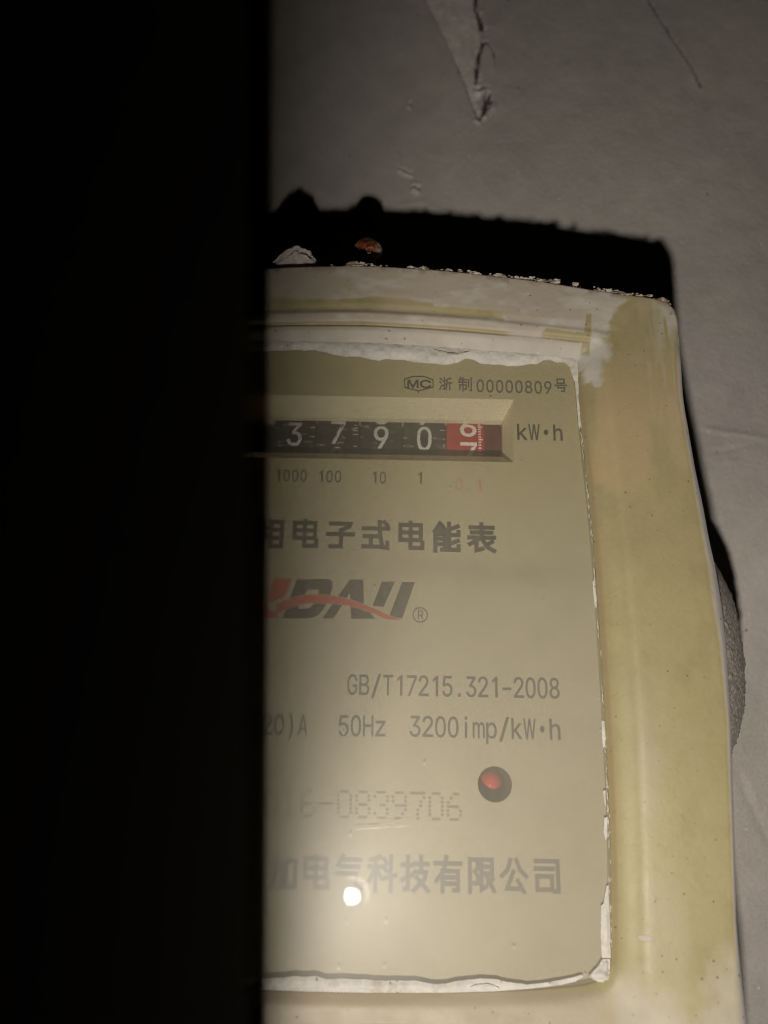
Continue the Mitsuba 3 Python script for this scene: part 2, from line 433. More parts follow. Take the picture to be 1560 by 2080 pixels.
# the door's edge: photograph column and distance in mm at the top and the bottom of the frame
DOOR_TOP, DOOR_BOT, DOOR_OFF, DOOR_DEPTH = (501, 47.0), (501, 48.0), np.array([1.5, 0.0, 0.0]), 43.0
SHADE_NOTCH = (58.0, 38.0)  # unseen cut in the door leaf, shaped to grade the flash light
MORTAR_R, MORTAR_C = np.array([14.1, 17.0, 26.0]), np.array([50.0, -22.0, 14.5])
# ---------------------------------------------------------------- the wall
def wall_height(p):
    """Relief of the plaster towards the viewer, mm."""
    h = 0.9 * (meshkit.fbm(np.c_[p * 0.022, p[:, :1] * 0], 3, 3) - 0.5) + 0.25 * (meshkit.fbm(np.c_[p * 0.13, p[:, :1] * 0], 3, 5) - 0.5)
    jag = (meshkit.fbm(np.c_[p * 0.9, p[:, :1] * 0], 3, 11) - 0.5)
    q = p + 0.9 * np.c_[jag, meshkit.fbm(np.c_[p * 0.9, p[:, :1] * 0], 3, 12) - 0.5]

    def bead(line, height, width, fade=False):
        d, t, _ = seg_dist(q, pts(line, 0))
        return height * np.exp(-((d / width) ** 2)) * (np.sin(np.pi * np.clip(t, 0.02, 0.98)) ** 0.5 if fade else 1)

    # a patch of old plaster that sits a little deeper, tapering to a point
    left, right = [(848, -60), (862, 0), (884, 45), (903, 80), (928, 135), (946, 180), (960, 215), (968, 241)], [(966, -60), (968, 0), (974, 35), (984, 62), (976, 110), (972, 160), (985, 200), (972, 241)]
    wedge = Polygon(np.vstack([pts(left, 0), pts(right, 0)[::-1]])).buffer(0)
    inside = shapely.contains_xy(wedge, q[:, 0], q[:, 1])
    dl, _, _ = seg_dist(q, pts(left, 0))
    dr_, _, _ = seg_dist(q, pts(right, 0))
    h += np.where(inside, -1.2 * np.clip(1 - dl / (dl + dr_ + 1e-6), 0, 1) * np.clip(dl / 0.4, 0, 1), 0)
    _, _, s = seg_dist(p, pts(left, 0))
    # the crack and the lifted scales beside it
    h += bead([(964, -60), (966, 0), (968, 18), (975, 40), (979, 58)], -2.2, 0.5)
    h += bead([(975, 22), (969, 26)], 0.6, 0.5)
    h += bead([(986, 60), (984, 88)], -0.5, 0.4)
    scale = Polygon(pts([(984, 88), (994, 98), (1002, 112), (1006, 140), (1000, 176), (984, 176), (973, 160), (969, 135), (974, 108)], 0))
    d = shapely.distance(shapely.points(q), scale.exterior)
    ins = shapely.contains_xy(scale, q[:, 0], q[:, 1])
    zt = pts([(985, 90), (985, 178)], 0)[:, 1]
    fall = np.clip((q[:, 1] - zt[1]) / (zt[0] - zt[1]), 0, 1)
    h += np.where(ins, (0.15 + 1.3 * fall**2) * np.clip(d / 0.35, 0, 1), 0)
    h += bead([(968, 165), (969, 130), (974, 106), (984, 86)], -2.2, 0.5)
    h += bead([(984, 86), (997, 100), (1003, 113)], -0.9, 0.3)
    h += bead([(967, 186), (976, 192), (984, 186)], 0.9, 0.5) + bead([(972, 180), (977, 181)], -1.2, 0.35)
    h += bead([(989, 188), (997, 204), (999, 212)], -0.8, 0.35)
    h += bead([(991, 192), (988, 208), (984, 224), (977, 234), (972, 240)], -2.6, 0.6)
    h += bead([(1003, 214), (1000, 222), (990, 232), (982, 242)], 0.9, 0.55) + bead([(965, 246), (970, 250)], 0.9, 0.45)
    # small scabs
    h += bead([(809, 312), (811, 330), (812, 344)], 0.25, 0.5)
    h += bead([(811, 347), (822, 353), (836, 358)], 0.75, 0.38) + bead([(812, 342), (824, 348), (837, 353)], -0.5, 0.35)
    h += bead([(842, 373), (852, 374)], 0.7, 0.35) + bead([(841, 385), (847, 391)], 1.0, 0.6) + bead([(840, 379), (850, 381)], -0.6, 0.35)
    h += bead([(828, 216), (833, 219)], 0.6, 0.4) + bead([(832, 210), (834, 206)], -0.5, 0.4)
    h += bead([(846, 318), (845, 345), (838, 372)], 0.22, 0.45)
    # the long scratch at the upper right: the plaster steps down beyond it
    d, t, s = seg_dist(q, pts([(1308, -60), (1318, 0), (1328, 22), (1347, 52), (1366, 82), (1384, 108), (1402, 136), (1417, 160), (1426, 184)], 0))
    h += np.where(s < 0, 0.55, 0.0) * np.exp(-d / 5.0) * np.clip((1.02 - t) * 4, 0, 1) - 0.35 * np.exp(-((d / 0.35) ** 2)) * np.clip((1.02 - t) * 4, 0, 1)
    # shallow trowel ridges at the right
    h += bead([(1418, 867), (1450, 874), (1510, 884), (1570, 894)], 0.35, 0.5, True) + bead([(1432, 920), (1480, 915), (1530, 902)], -0.2, 0.5, True)
    h += bead([(1450, 940), (1500, 936)], 0.12, 0.7, True)
    h += bead([(1495, 1560), (1530, 1640), (1570, 1720)], -0.3, 0.8, True) + bead([(1520, 1590), (1545, 1660)], 0.2, 0.8, True)
    h += bead([(780, 425), (850, 408), (930, 440)], 0.15, 0.8, True)
    return h


def axis(*pieces):
    return np.unique(np.round(np.concatenate([np.arange(a, b, s) for a, b, s in pieces]), 4))


gx = axis((-900, -60, 40), (-60, -8, 0.8), (-8, 38, 0.22), (38, 106, 0.5), (106, 130, 2), (130, 940, 40))
gz = axis((-900, -80, 50), (-80, 60, 0.8), (60, 118, 0.5), (118, 197, 0.24), (197, 220, 2), (220, 900, 40))
X, Z = np.meshgrid(gx, gz, indexing="ij")
P = np.c_[X.ravel(), Z.ravel()]
H = wall_height(P)
# the sheet runs on in one go below and beside the meter; faces run so that the normals point at the viewer
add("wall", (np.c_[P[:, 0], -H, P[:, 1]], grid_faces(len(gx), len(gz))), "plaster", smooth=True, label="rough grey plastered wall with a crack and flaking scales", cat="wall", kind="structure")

# ---------------------------------------------------------------- the meter
M = "electricity_meter"
labels[M] = {"label": "old yellowed electricity meter spattered with white limewash, hanging on the grey plaster wall", "category": "electricity meter"}
FRONT, PANE_Y, PLATE_Y = -44.0, -40.0, -39.0
XC = -4.4
SKEW = 0.024                    # the window sits a little askew in the cover: deeper at its right side

# matched control points: outer rim (front), rim of the side wall, window edge
front = [(XC, 79.8), (8, 79.3), (18.5, 78.3), (27.2, 77.3), (35.8, 75.9), (41.9, 75.0), (46.3, 74.4), (48.9, 73.6), (50.0, 72.2), (50.4, 69.6)]
right_px = [(1371, 720), (1373, 800), (1385, 870), (1398, 950), (1408, 1020), (1420, 1090), (1432, 1160), (1441, 1230), (1452, 1290), (1463, 1380), (1470, 1450), (1474, 1550), (1480, 1700), (1483, 1800), (1487, 1900), (1490, 1980), (1496, 2080)]
side_px = [(1379, 720), (1385, 800), (1396, 870), (1410, 950), (1425, 1020), (1438, 1090), (1453, 1160), (1464, 1230), (1471, 1290), (1477, 1380), (1481, 1450), (1484, 1550), (1488, 1700), (1491, 1800), (1495, 1900), (1503, 1980), (1515, 2080)]
f_right, s_right = pts(right_px, FRONT), pts(side_px, -42.0)
n_top = len(front)
side = [(x + 0.25 * max(0, (x - 20) / 30), z + 0.7) for x, z in front[:-2]] + [(50.9, 72.6), (51.2, 69.6)]
front += [tuple(q) for q in f_right] + [(49.3, -55), (48.6, -66), (46.0, -70), (41, -71.5), (20, -72), (XC, -72)]
side += [(max(b[0], a[0] + 0.5), a[1]) for a, b in zip(f_right, s_right)] + [(50.6, -55), (50.0, -67), (47, -71.3), (41.3, -72.6), (20, -73), (XC, -73)]
inner = [(XC, 66.0), (3, 65.8), (11, 65.5), (18, 65.1), (25, 64.8), (29.5, 64.5), (32.0, 64.3), (33.0, 64.0), (33.4, 63.5), (33.5, 62.4)]
zr = np.linspace(60.5, -29.5, len(f_right))
xr = PchipInterpolator([-31, -27.6, -21, -7.4, 7.2, 22.9, 35.4, 50.4, 62], [33.9, 34.05, 34.45, 34.9, 35.0, 34.9, 34.6, 33.9, 33.5])(zr)
inner += list(zip(xr, zr)) + [(33.8, -31.0), (33.0, -32.4), (31.6, -33.4), (28.0, -34.1), (12, -35.0), (XC, -35.2)]
front, side, inner = (np.array(a, float) for a in (front, side, inner))
par = np.r_[0, np.cumsum(np.linalg.norm(np.diff(front, axis=0), axis=1) + 0.02)]
fine = np.linspace(0, par[-1], 900)
loop = [PchipInterpolator(par, a)(fine) for a in (side, front, inner)]
loop = [np.vstack([a, (a * [-1, 1] + [2 * XC, 0])[-2:0:-1]]) for a in loop]
o_side, o_front, o_in = loop
s_mm = np.r_[fine, 2 * par[-1] - fine[-2:0:-1]]
d = o_in - o_front
d /= np.linalg.norm(d, axis=1, keepdims=True)
wt, wb, wr = np.clip(-d[:, 1], 0, 1) ** 2, np.clip(d[:, 1], 0, 1) ** 2, d[:, 0] ** 2
prof_t = PchipInterpolator([0, .5, .60, .655, .70, .745, .775, .81, .85, .93, 1], [44, 43.6, 43.25, 43.45, 43.25, 42.9, 42.1, 42.3, 42.2, 41.2, 40.2])
prof_r = PchipInterpolator([0, .66, .715, .75, .80, .96, 1], [44, 43.7, 43.6, 43.4, 42.9, 41.2, 40.1])
prof_b = PchipInterpolator([0, .35, .5, .8, .95, 1], [44, 43.7, 43.2, 41.6, 41.0, 39.9])
rows, fr = [], []
for y in (-20.0, -30.0, -38.0, -41.0, -42.0):
    rows.append(np.c_[o_side[:, 0], np.full(len(o_side), y), o_side[:, 1]])
    fr.append(-1.0)
for a in np.linspace(0, np.pi / 2, 9)[1:-1]:
    c, s = 1 - math.cos(a), math.sin(a)
    q = o_side + (o_front - o_side) * c
    rows.append(np.c_[q[:, 0], np.full(len(q), -42.0 - 2.0 * s), q[:, 1]])
    fr.append(-1 + 0.85 * c)
for f in np.linspace(0, 1, 110):
    q = o_front + (o_in - o_front) * f
    y = -(wt * prof_t(f) + wr * prof_r(f) + wb * prof_b(f)) / (wt + wr + wb)
    q3 = np.c_[q[:, 0], y, q[:, 1]]
    q3[:, 1] += SKEW * (q[:, 0] - 34.0) * f ** 3 * (q[:, 0] < 34)
    q3[:, 1] -= 0.10 * (meshkit.fbm(np.c_[q * 0.15, q[:, :1] * 0], 3, 4) - 0.5)
    rows.append(q3)
    fr.append(f)
q = o_in - d * -0.25
rows.append(np.c_[q[:, 0], PANE_Y + 1.0 + SKEW * (q[:, 0] - 34.0), q[:, 1]])
fr.append(1.02)
V = np.stack(rows, 1)
uv = np.stack([np.repeat(s_mm[:, None] / 100, V.shape[1], 1), np.repeat(np.array(fr)[None], V.shape[0], 0)], -1)
add(f"{M}__cover_frame", (V.reshape(-1, 3), grid_faces(V.shape[0], V.shape[1], wrap=True)[:, ::-1]), "cover_plastic", smooth=True, uv=uv.reshape(-1, 2), label="yellowed plastic frame of the meter, limewash along its top and corners")

# the back box that carries the cover on the wall
hs = Polygon(o_side).buffer(-0.6)
add(f"{M}__base_housing", slab(hs, 0.5, -20.5), "housing_plastic")
win = Polygon(o_in)
# window pane: a thin sheet let in behind the frame
b = win.buffer(1.0).bounds
pane = np.array(win.buffer(0.9).exterior.coords)[:-1]
pane = pane[:: max(1, len(pane) // 240)]
tri = trimesh.creation.triangulate_polygon(Polygon(pane), engine="earcut")
pv, pf = tri
pane_v = np.c_[pv[:, 0], PANE_Y + SKEW * (pv[:, 0] - 34.0), pv[:, 1]]   # the pane sits a little askew
e1, e2 = pane_v[pf[:, 1]] - pane_v[pf[:, 0]], pane_v[pf[:, 2]] - pane_v[pf[:, 0]]
bad = np.cross(e1, e2)[:, 1] > 0
pf = np.asarray(pf).copy()
pf[bad] = pf[bad][:, ::-1]
add(f"{M}__window_pane", (pane_v, pf), "dusty_pane", label="dusty clear window pane reflecting the flash")

# face plate with the counter opening and the lamp hole
REC = [(440, 806), (1043, 809), (1044, 949), (440, 910)]
rec_out = pts([(440, 803), (1043, 809), (1043, 950), (440, 917)], PLATE_Y)
rec_in = pts([(452, 846), (1021, 853), (1021, 936), (452, 910)], -33.9)
rec_out[:, 1] = [rec_out[:2, 1].mean()] * 2 + [rec_out[2:, 1].mean()] * 2
rec_in[:, 1] = [rec_in[:2, 1].mean()] * 2 + [rec_in[2:, 1].mean()] * 2
hole_c = pts([(1005, 1593)], PLATE_Y)[0]
HOLE_R = 2.62
plate = win.buffer(3.0).difference(Polygon(rec_out)).difference(Point(*hole_c).buffer(HOLE_R, 32))
add(f"{M}__face_plate", slab(plate, PLATE_Y + 1.2, PLATE_Y), "plate_print", label="pale printed face plate behind the window pane")
ring = np.vstack([np.c_[rec_out[:, 0], np.full(4, PLATE_Y + 0.02), rec_out[:, 1]], np.c_[rec_in[:, 0], np.full(4, -33.9), rec_in[:, 1]], np.c_[rec_in[:, 0], np.full(4, -30.0), rec_in[:, 1]]])
rf = []
for a in (0, 4):
    for i in range(4):
        j = (i + 1) % 4
        rf += [[a + i, a + j, a + 4 + j], [a + i, a + 4 + j, a + 4 + i]]
add(f"{M}__counter_recess", (ring, np.array(rf)), "recess_plastic")
back = sbox(rec_in[0, 0] - 4, rec_in[2, 1] - 6, rec_in[1, 0] + 4, rec_in[0, 1] + 6)
add(f"{M}__counter_back", slab(back, -20.7, -21.7), "dark_plastic")

# ---------------------------------------------------------------- lettering
GLYPHS = {
'0': [[[(10,44),(10,61),(12,74),(17,86),(26,96),(37,101),(51,101),(62,97),(69,90),(75,81),(78,70),(80,56),(80,44),(78,29),(74,18),(69,10),(63,4),(53,-1),(41,-1),(32,1),(26,4),(21,9),(15,18),(11,32)],[(22,42),(24,31),(26,23),(31,16),(35,12),(43,10),(49,10),(55,13),(60,18),(64,25),(66,34),(67,58),(66,68),(63,77),(59,84),(55,87),(49,90),(41,90),(34,87),(29,81),(25,74),(23,66)]]],
'1': [[[(15,0),(15,11),(42,11),(42,88),(41,88),(18,70),(17,84),(38,100),(55,100),(55,11),(77,11),(77,0)]]],
'2': [[[(13,10),(54,55),(59,62),(63,71),(62,78),(59,84),(52,89),(46,90),(39,90),(32,87),(26,79),(25,72),(13,72),(14,79),(16,86),(24,95),(35,100),(48,101),(55,100),(61,97),(68,92),(73,84),(75,74),(73,63),(69,55),(61,45),(30,12),(76,11),(76,0),(13,0)]]],
'3': [[[(9,25),(21,25),(23,19),(29,13),(37,10),(46,10),(53,12),(58,14),(62,19),(64,26),(63,35),(60,41),(57,44),(47,48),(31,48),(31,58),(56,88),(13,89),(13,100),(73,100),(73,90),(44,57),(54,56),(63,53),(69,48),(74,42),(77,34),(77,25),(76,19),(71,11),(63,4),(55,0),(47,-1),(32,0),(22,4),(15,9),(10,17)]]],
'4': [[[(8,31),(48,100),(60,100),(22,32),(55,32),(55,63),(67,63),(68,32),(81,32),(81,20),(68,20),(68,0),(55,0),(55,20),(8,20)]]],
'5': [[[(12,25),(24,25),(27,18),(30,14),(35,11),(41,10),(51,11),(56,14),(60,18),(64,25),(64,34),(61,44),(55,50),(47,54),(40,54),(30,52),(26,49),(13,50),(19,100),(72,100),(72,89),(30,89),(27,61),(27,60),(39,65),(51,65),(61,61),(70,54),(75,44),(77,36),(76,22),(70,11),(62,4),(53,0),(47,-1),(35,-1),(25,3),(19,8),(14,15)]]],
'6': [[[(13,28),(13,40),(19,54),(47,97),(49,100),(63,100),(36,60),(44,62),(56,60),(64,57),(71,50),(74,45),(76,34),(76,23),(71,12),(64,5),(55,0),(48,-1),(34,0),(26,4),(20,10),(15,19)],[(25,27),(28,19),(32,13),(41,10),(50,10),(57,14),(62,21),(64,27),(63,38),(59,45),(54,49),(47,52),(39,51),(32,48),(28,43),(25,35)]]],
'7': [[[(12,89),(12,100),(77,100),(77,88),(33,0),(19,0),(64,88)]]],
'8': [[[(10,23),(11,32),(14,41),(22,49),(29,52),(20,58),(15,67),(14,72),(14,80),(20,91),(27,97),(40,101),(54,100),(65,95),(71,89),(74,83),(75,70),(73,64),(70,59),(66,55),(60,52),(69,47),(74,42),(78,35),(79,30),(79,21),(77,16),(74,10),(67,4),(58,0),(49,-1),(34,0),(23,4),(15,11),(12,16)],[(23,25),(26,17),(31,13),(39,10),(48,10),(55,11),(63,17),(66,23),(66,30),(64,36),(59,42),(51,45),(42,46),(32,43),(27,38),(23,31)],[(26,71),(28,65),(34,60),(41,57),(48,57),(55,60),(60,64),(63,71),(63,78),(60,83),(55,88),(47,90),(40,90),(34,88),(29,84),(26,77)]]],
'9': [[[(13,65),(14,79),(17,87),(24,94),(35,100),(49,101),(58,99),(69,91),(74,82),(76,75),(76,65),(73,51),(65,38),(40,0),(26,0),(53,40),(45,38),(39,38),(33,40),(25,43),(17,52),(14,58)],[(25,65),(29,56),(35,51),(42,48),(50,49),(57,52),(62,60),(64,65),(63,76),(61,82),(55,88),(47,90),(39,90),(33,87),(28,82),(25,73)]]],
'G': [[[(8,45),(8,55),(10,67),(15,81),(24,91),(37,99),(45,101),(56,101),(69,98),(78,93),(85,87),(91,76),(93,69),(80,69),(75,79),(68,86),(58,89),(47,89),(41,88),(33,83),(27,76),(22,66),(21,56),(21,44),(23,31),(28,23),(34,17),(46,11),(59,11),(69,14),(76,21),(81,32),(81,39),(55,39),(55,50),(94,50),(93,32),(92,24),(89,18),(79,7),(69,1),(60,-1),(49,-1),(38,1),(28,5),(21,11),(15,19),(10,32)]]],
'B': [[[(12,100),(55,100),(67,96),(74,88),(78,78),(78,69),(77,64),(72,57),(62,52),(71,49),(78,42),(81,34),(82,23),(79,13),(70,4),(64,2),(54,0),(12,0)],[(25,12),(52,11),(63,14),(67,18),(70,24),(70,30),(67,36),(61,43),(54,45),(25,45)],[(25,56),(47,56),(58,59),(63,64),(65,68),(66,75),(64,81),(59,86),(53,88),(25,89)]]],
'T': [[[(7,89),(7,100),(82,100),(82,89),(51,88),(51,0),(38,0),(38,88)]]],
'A': [[[(3,1),(40,100),(54,100),(91,0),(78,0),(67,28),(27,28),(17,0)],[(31,39),(64,39),(47,88),(46,88)]]],
'H': [[[(12,100),(25,100),(25,57),(77,57),(77,100),(90,100),(90,0),(77,0),(77,45),(25,45),(25,0),(12,0)]]],
'z': [[[(9,9),(51,63),(10,64),(10,75),(66,75),(66,65),(26,12),(68,11),(68,0),(9,0)]]],
'i': [[[(8,93),(8,97),(10,100),(15,103),(21,102),(25,97),(24,91),(19,87),(13,88),(10,90)]],[[(10,75),(23,75),(23,0),(10,0)]]],
'm': [[[(11,75),(23,75),(23,64),(30,72),(36,75),(41,76),(48,76),(54,74),(59,68),(63,62),(70,71),(79,76),(92,76),(102,71),(108,62),(110,54),(110,0),(98,0),(97,56),(93,62),(83,66),(78,65),(72,62),(67,55),(66,0),(54,0),(54,55),(52,60),(49,63),(40,66),(35,65),(30,62),(26,58),(23,53),(23,0),(11,0)]]],
'p': [[[(11,75),(22,75),(23,63),(31,71),(37,75),(50,76),(58,74),(65,69),(71,61),(75,53),(77,44),(77,31),(74,19),(69,9),(61,2),(51,-1),(40,-1),(31,3),(23,11),(23,-28),(11,-28)],[(23,33),(25,22),(28,17),(32,12),(38,10),(43,9),(53,11),(61,19),(65,31),(65,44),(61,54),(56,61),(49,65),(41,65),(34,62),(29,58),(25,52),(23,42)]]],
'k': [[[(11,100),(23,100),(23,42),(56,75),(71,75),(40,43),(74,0),(58,0),(31,35),(23,28),(23,0),(11,0)]]],
'W': [[[(3,100),(17,99),(38,14),(60,99),(75,100),(97,14),(119,100),(132,100),(105,0),(89,1),(68,83),(46,0),(31,0)]]],
'h': [[[(11,100),(23,100),(23,64),(30,71),(41,76),(50,76),(56,74),(62,71),(67,65),(69,59),(71,52),(71,0),(58,0),(58,52),(54,60),(49,64),(44,65),(37,65),(32,62),(25,55),(23,49),(23,0),(11,0)]]],
'/': [[[(3,-14),(35,104),(46,105),(14,-15)]]],
'(': [[[(17,35),(18,52),(20,66),(28,93),(34,106),(46,106),(35,78),(30,48),(30,34),(32,20),(37,3),(46,-19),(34,-19),(30,-11),(21,14)]]],
')': [[[(8,-18),(16,1),(21,16),(24,32),(24,46),(23,61),(19,76),(14,91),(8,106),(20,106),(28,89),(34,68),(36,50),(36,29),(34,17),(30,2),(20,-19)]]],
'-': [[[(22,48),(66,48),(66,37),(22,37)]]],
'.': [[[(10,6),(11,13),(13,15),(17,17),(23,16),(26,14),(28,10),(27,3),(24,1),(21,-1),(14,0),(11,2)]]],
'R': [[[(12,100),(56,99),(67,95),(75,88),(78,83),(80,76),(80,66),(79,58),(74,48),(62,41),(84,0),(69,0),(48,39),(25,39),(25,0),(12,0)],[(25,51),(49,50),(56,52),(62,55),(66,61),(68,66),(67,74),(64,82),(59,86),(52,88),(25,89)]]],
'M': [[[(12,100),(31,100),(56,35),(62,16),(69,36),(94,100),(112,100),(112,0),(100,0),(100,84),(68,0),(56,0),(24,83),(24,0),(12,0)]]],
'C': [[[(8,45),(9,64),(14,79),(19,85),(25,92),(35,98),(48,101),(59,101),(70,98),(82,90),(86,85),(90,78),(93,69),(80,69),(77,77),(68,86),(58,89),(47,89),(40,87),(32,82),(27,76),(22,66),(21,56),(21,44),(23,31),(30,20),(40,13),(50,10),(58,11),(64,12),(74,19),(79,27),(80,31),(93,31),(90,22),(85,13),(79,7),(70,2),(59,-1),(48,-1),(37,1),(28,6),(20,13),(15,20),(10,33)]]],
}



def glyph(ch):
    return union_all([Polygon(g[0], g[1:]) for g in GLYPHS[ch]])


GLYPHS["1"] = [[[(36, 0), (50, 0), (50, 100), (40, 100), (18, 82), (18, 70), (36, 84)]]]
GLYPHS["·"] = [[[(34, 38), (46, 34), (58, 38), (62, 50), (58, 62), (46, 66), (34, 62), (30, 50)]]]


def mono(text, p0, p1, height, y, fill=0.80, thin=0.0, baseline=None):
    """Evenly pitched narrow lettering from the left edge p0 to the right edge p1 (photograph pixels of the baseline) on the plane y."""
    a, b = pts([p0, p1], y)
    pitch = np.linalg.norm(b - a) / len(text)
    out = []
    for i, ch in enumerate(text):
        if ch == " ":
            continue
        g = glyph(ch)
        x0, _, x1, _ = g.bounds
        width = {"W": 0.95, "m": 0.92, ".": 0.2, "-": 0.72, "(": 0.34, ")": 0.34, "/": 0.8, "i": 0.2, "1": 0.42, "·": 0.34, "k": 0.82}.get(ch, fill) * pitch
        sx, sy = width / (x1 - x0), height / 100.0
        g = affinity.translate(affinity.scale(affinity.translate(g, -(x0 + x1) / 2, 0), sx, sy, origin=(0, 0)), (i + 0.5) * pitch, 0)
        out.append(g)
    g = union_all(out)
    if thin:
        g = g.buffer(-thin)
    ang = math.atan2(b[1] - a[1], b[0] - a[0])
    return affinity.translate(affinity.rotate(g, ang, origin=(0, 0), use_radians=True), *a)


STROKES = {
    "dian": "1,3.8 8.6,3.8 8.6,9.2 1,9.2 1,3.8 8.6,3.8|1,6.5 8.6,6.5|4.8,10 4.8,1 9.2,1 9.2,2.8",
    "zi": "1.4,9.2 8.6,9.2 8.2,8.2 5.2,6.8|.4,5.4 9.6,5.4|5.2,6.8 5.2,1 1.4,1",
    "shi": ".5,7.7 9.6,7.7|.9,4.9 5.6,4.9|3.2,4.9 3.2,1.2|.5,1.2 6.2,1.2|6.4,10 6.6,5 7.6,1 9.3,.8 9.3,2.6|8.1,10 9.2,8.9",
    "neng": "2.6,10 1,7.6 4.4,7.6|3.6,9 4.8,7.2|.9,.2 .9,6.2 4.4,6.2 4.4,.6 3.4,.6|.9,4.5 4.4,4.5|.9,2.6 4.4,2.6|6,10 6,5.9 9.5,5.9 9.5,7|9.2,9 6,7.8|6,4.8 6,.6 9.5,.6 9.5,1.9|9.2,3.8 6,2.6",
    "biao": ".9,8.8 9.1,8.8|1.4,7 8.6,7|.4,5.2 9.6,5.2|5,10 5,5.2|4.6,5 .6,2.8|3,3.9 3,.6 5.2,1.2|5,5 7,1.8 9.5,.5|8.8,3.7 6.6,2.5",
    "xiang": ".4,7.2 4.4,7.2|2.4,10 2.4,.2|2.3,6.8 .4,3|2.5,6.2 4.3,3.8|5.4,.6 9.4,.6 9.4,9.4 5.4,9.4 5.4,.6 9.4,.6|5.4,6.5 9.4,6.5|5.4,3.6 9.4,3.6",
    "dan": "3,10 3.6,8.9|7,10 6.4,8.9|1.6,4 8.4,4 8.4,8.2 1.6,8.2 1.6,4 8.4,4|1.6,6.2 8.4,6.2|.4,2.2 9.6,2.2|5,8.2 5,0",
    "jia": ".6,7.4 4.6,7.4 4.6,.8 3.4,.8|2.6,10 2.6,5 .6,.6|6,1 9.4,1 9.4,8.4 6,8.4 6,1 9.4,1",
    "qi": "2.6,10 1,7.4|2.2,9 9,9|2.4,7 8.4,7|.8,5 7.6,5 7.6,2 8.6,.6 9.6,.6 9.6,2",
    "ke": "4.2,9.8 .8,9|.4,7 4.8,7|2.6,9.4 2.6,.2|2.5,6.8 .4,3|2.7,6.4 4.6,4|5.8,9.2 6.8,8|5.6,7 6.6,5.8|5,3.6 9.8,4.6|8.2,10 8.2,.2",
    "ji": ".4,7.6 4,7.6|2.4,10 2.4,.8 1.2,.8|.4,3.4 4,4.8|4.8,8 9.6,8|7.2,10 7.2,5.6|5,5.6 9,5.6 8.4,3.6 4.6,.4|5.6,4 9.6,.4",
    "you": ".4,8.2 9.6,8.2|4.4,10 3.4,6 .8,3.2|3,.2 3,6 8.6,6 8.6,.6 7.2,.6|3,4.2 8.6,4.2|3,2.4 8.6,2.4",
    "xian": "1,.2 1,9.4 3.8,9.4 3.8,6.8 2.8,6 3.9,4.6 3.9,2.6 2.6,2.6|5.2,5.4 9,5.4 9,9.4 5.2,9.4 5.2,.9 6.8,1.7|5.2,7.4 9,7.4|6.6,5.4 9.6,.6|9.2,4 7.6,3",
    "gong": "3.8,9.4 2.8,6.6 .6,4.8|6,9.4 7.2,6.6 9.4,4.8|4.8,6 2.4,1.2 7.6,1.2|6.4,3.4 8.4,.4",
    "si": "1,9.2 9,9.2 9,.6 7.4,.6|1,7 7.2,7|1.4,1 6.8,1 6.8,4.8 1.4,4.8 1.4,1 6.8,1",
    "zhe": "1,9.4 2,8.4|.6,6.6 1.6,5.8|.6,.6 2.2,4|2.8,7.4 5.2,7.4|4.2,10 4.2,.8 3.2,.8|2.8,3.6 5.2,4.8|9.4,9.6 6.2,8.8 6.2,5 5.4,.6|6.2,6 9.8,6|8.2,6 8.2,.2",
    "zhi": "1.6,10 .6,7.8|1.2,8.6 5.8,8.6|.2,6.6 6.2,6.6|3.3,10 3.3,.2|1,1.2 1,4.6 5.6,4.6 5.6,1.4 4.6,1.4|7.4,8.6 7.4,3|9.4,10 9.4,.6 8.2,.6",
    "hao": "2.4,6.6 7.6,6.6 7.6,9.6 2.4,9.6 2.4,6.6 7.6,6.6|.6,5 9.4,5|3,5 2.6,3.2 7.8,3.2 7.4,.6 5.4,.6",
}


def character(name, centre, width, height, weight, y, slope=0.0):
    """A character from its pen strokes, centred on a photograph pixel; sizes in mm."""
    out = []
    for s in STROKES[name].split("|"):
        q = np.array([[float(v) for v in w.split(",")] for w in s.split()])
        q = (q - 5) * [width / 10, height / 10]
        out.append(LineString(q).buffer(weight / 2, cap_style="square" if weight > 0.5 else "round", join_style="mitre"))
    c = pts([centre], y)[0]
    return affinity.translate(union_all(out), *c)


INK = PLATE_Y - 0.14


def printed(shape, ink, label=None):
    add(f"{M}__face_plate__lettering", slab(shape, PLATE_Y + 0.1, INK), ink, label=label)


printed(union_all([character(n, (476.5 + 71.7 * i, 1083 + 1.45 * i), 4.5, 4.8, 0.70, INK) for i, n in enumerate(("dan", "xiang", "dian", "zi", "shi", "dian", "neng", "biao"))]), "black_ink", "bold Chinese title line of the meter")
printed(union_all([character(n, (575 + 67.0 * i, 1773 + 0.75 * i), 4.1, 4.75, 0.60, INK) for i, n in enumerate(("jia", "dian", "qi", "ke", "ji", "you", "xian", "gong", "si"))]), "washed_ink", "Chinese company line near the bottom of the face plate")
printed(union_all([character("zhe", (905, 780), 2.3, 2.4, 0.24, INK), character("zhi", (945, 781), 2.4, 2.6, 0.24, INK), character("hao", (1139, 783), 2.3, 2.6, 0.25, INK)]
                  + [mono("00000809", (966, 796), (1123, 800), 2.35, INK, 0.74, -0.02)]), "pale_black_ink", "licence number with Chinese characters at the top right of the face plate")
printed(mono("GB/T17215.321-2008", (703, 1411), (1139, 1419), 3.15, INK, 0.82, -0.025), "pale_black_ink", "standard number GB/T17215.321-2008")
printed(union_all([mono("5(20)A", (481, 1491), (626, 1494), 3.1, INK, 0.82, -0.025), mono("50Hz", (685, 1495), (785, 1496), 3.1, INK, 0.82, -0.025), mono("3200imp/kW·h", (830, 1496), (1141, 1503), 3.1, INK, 0.82, -0.025)]), "pale_black_ink", "rating line 50Hz 3200imp/kW·h")
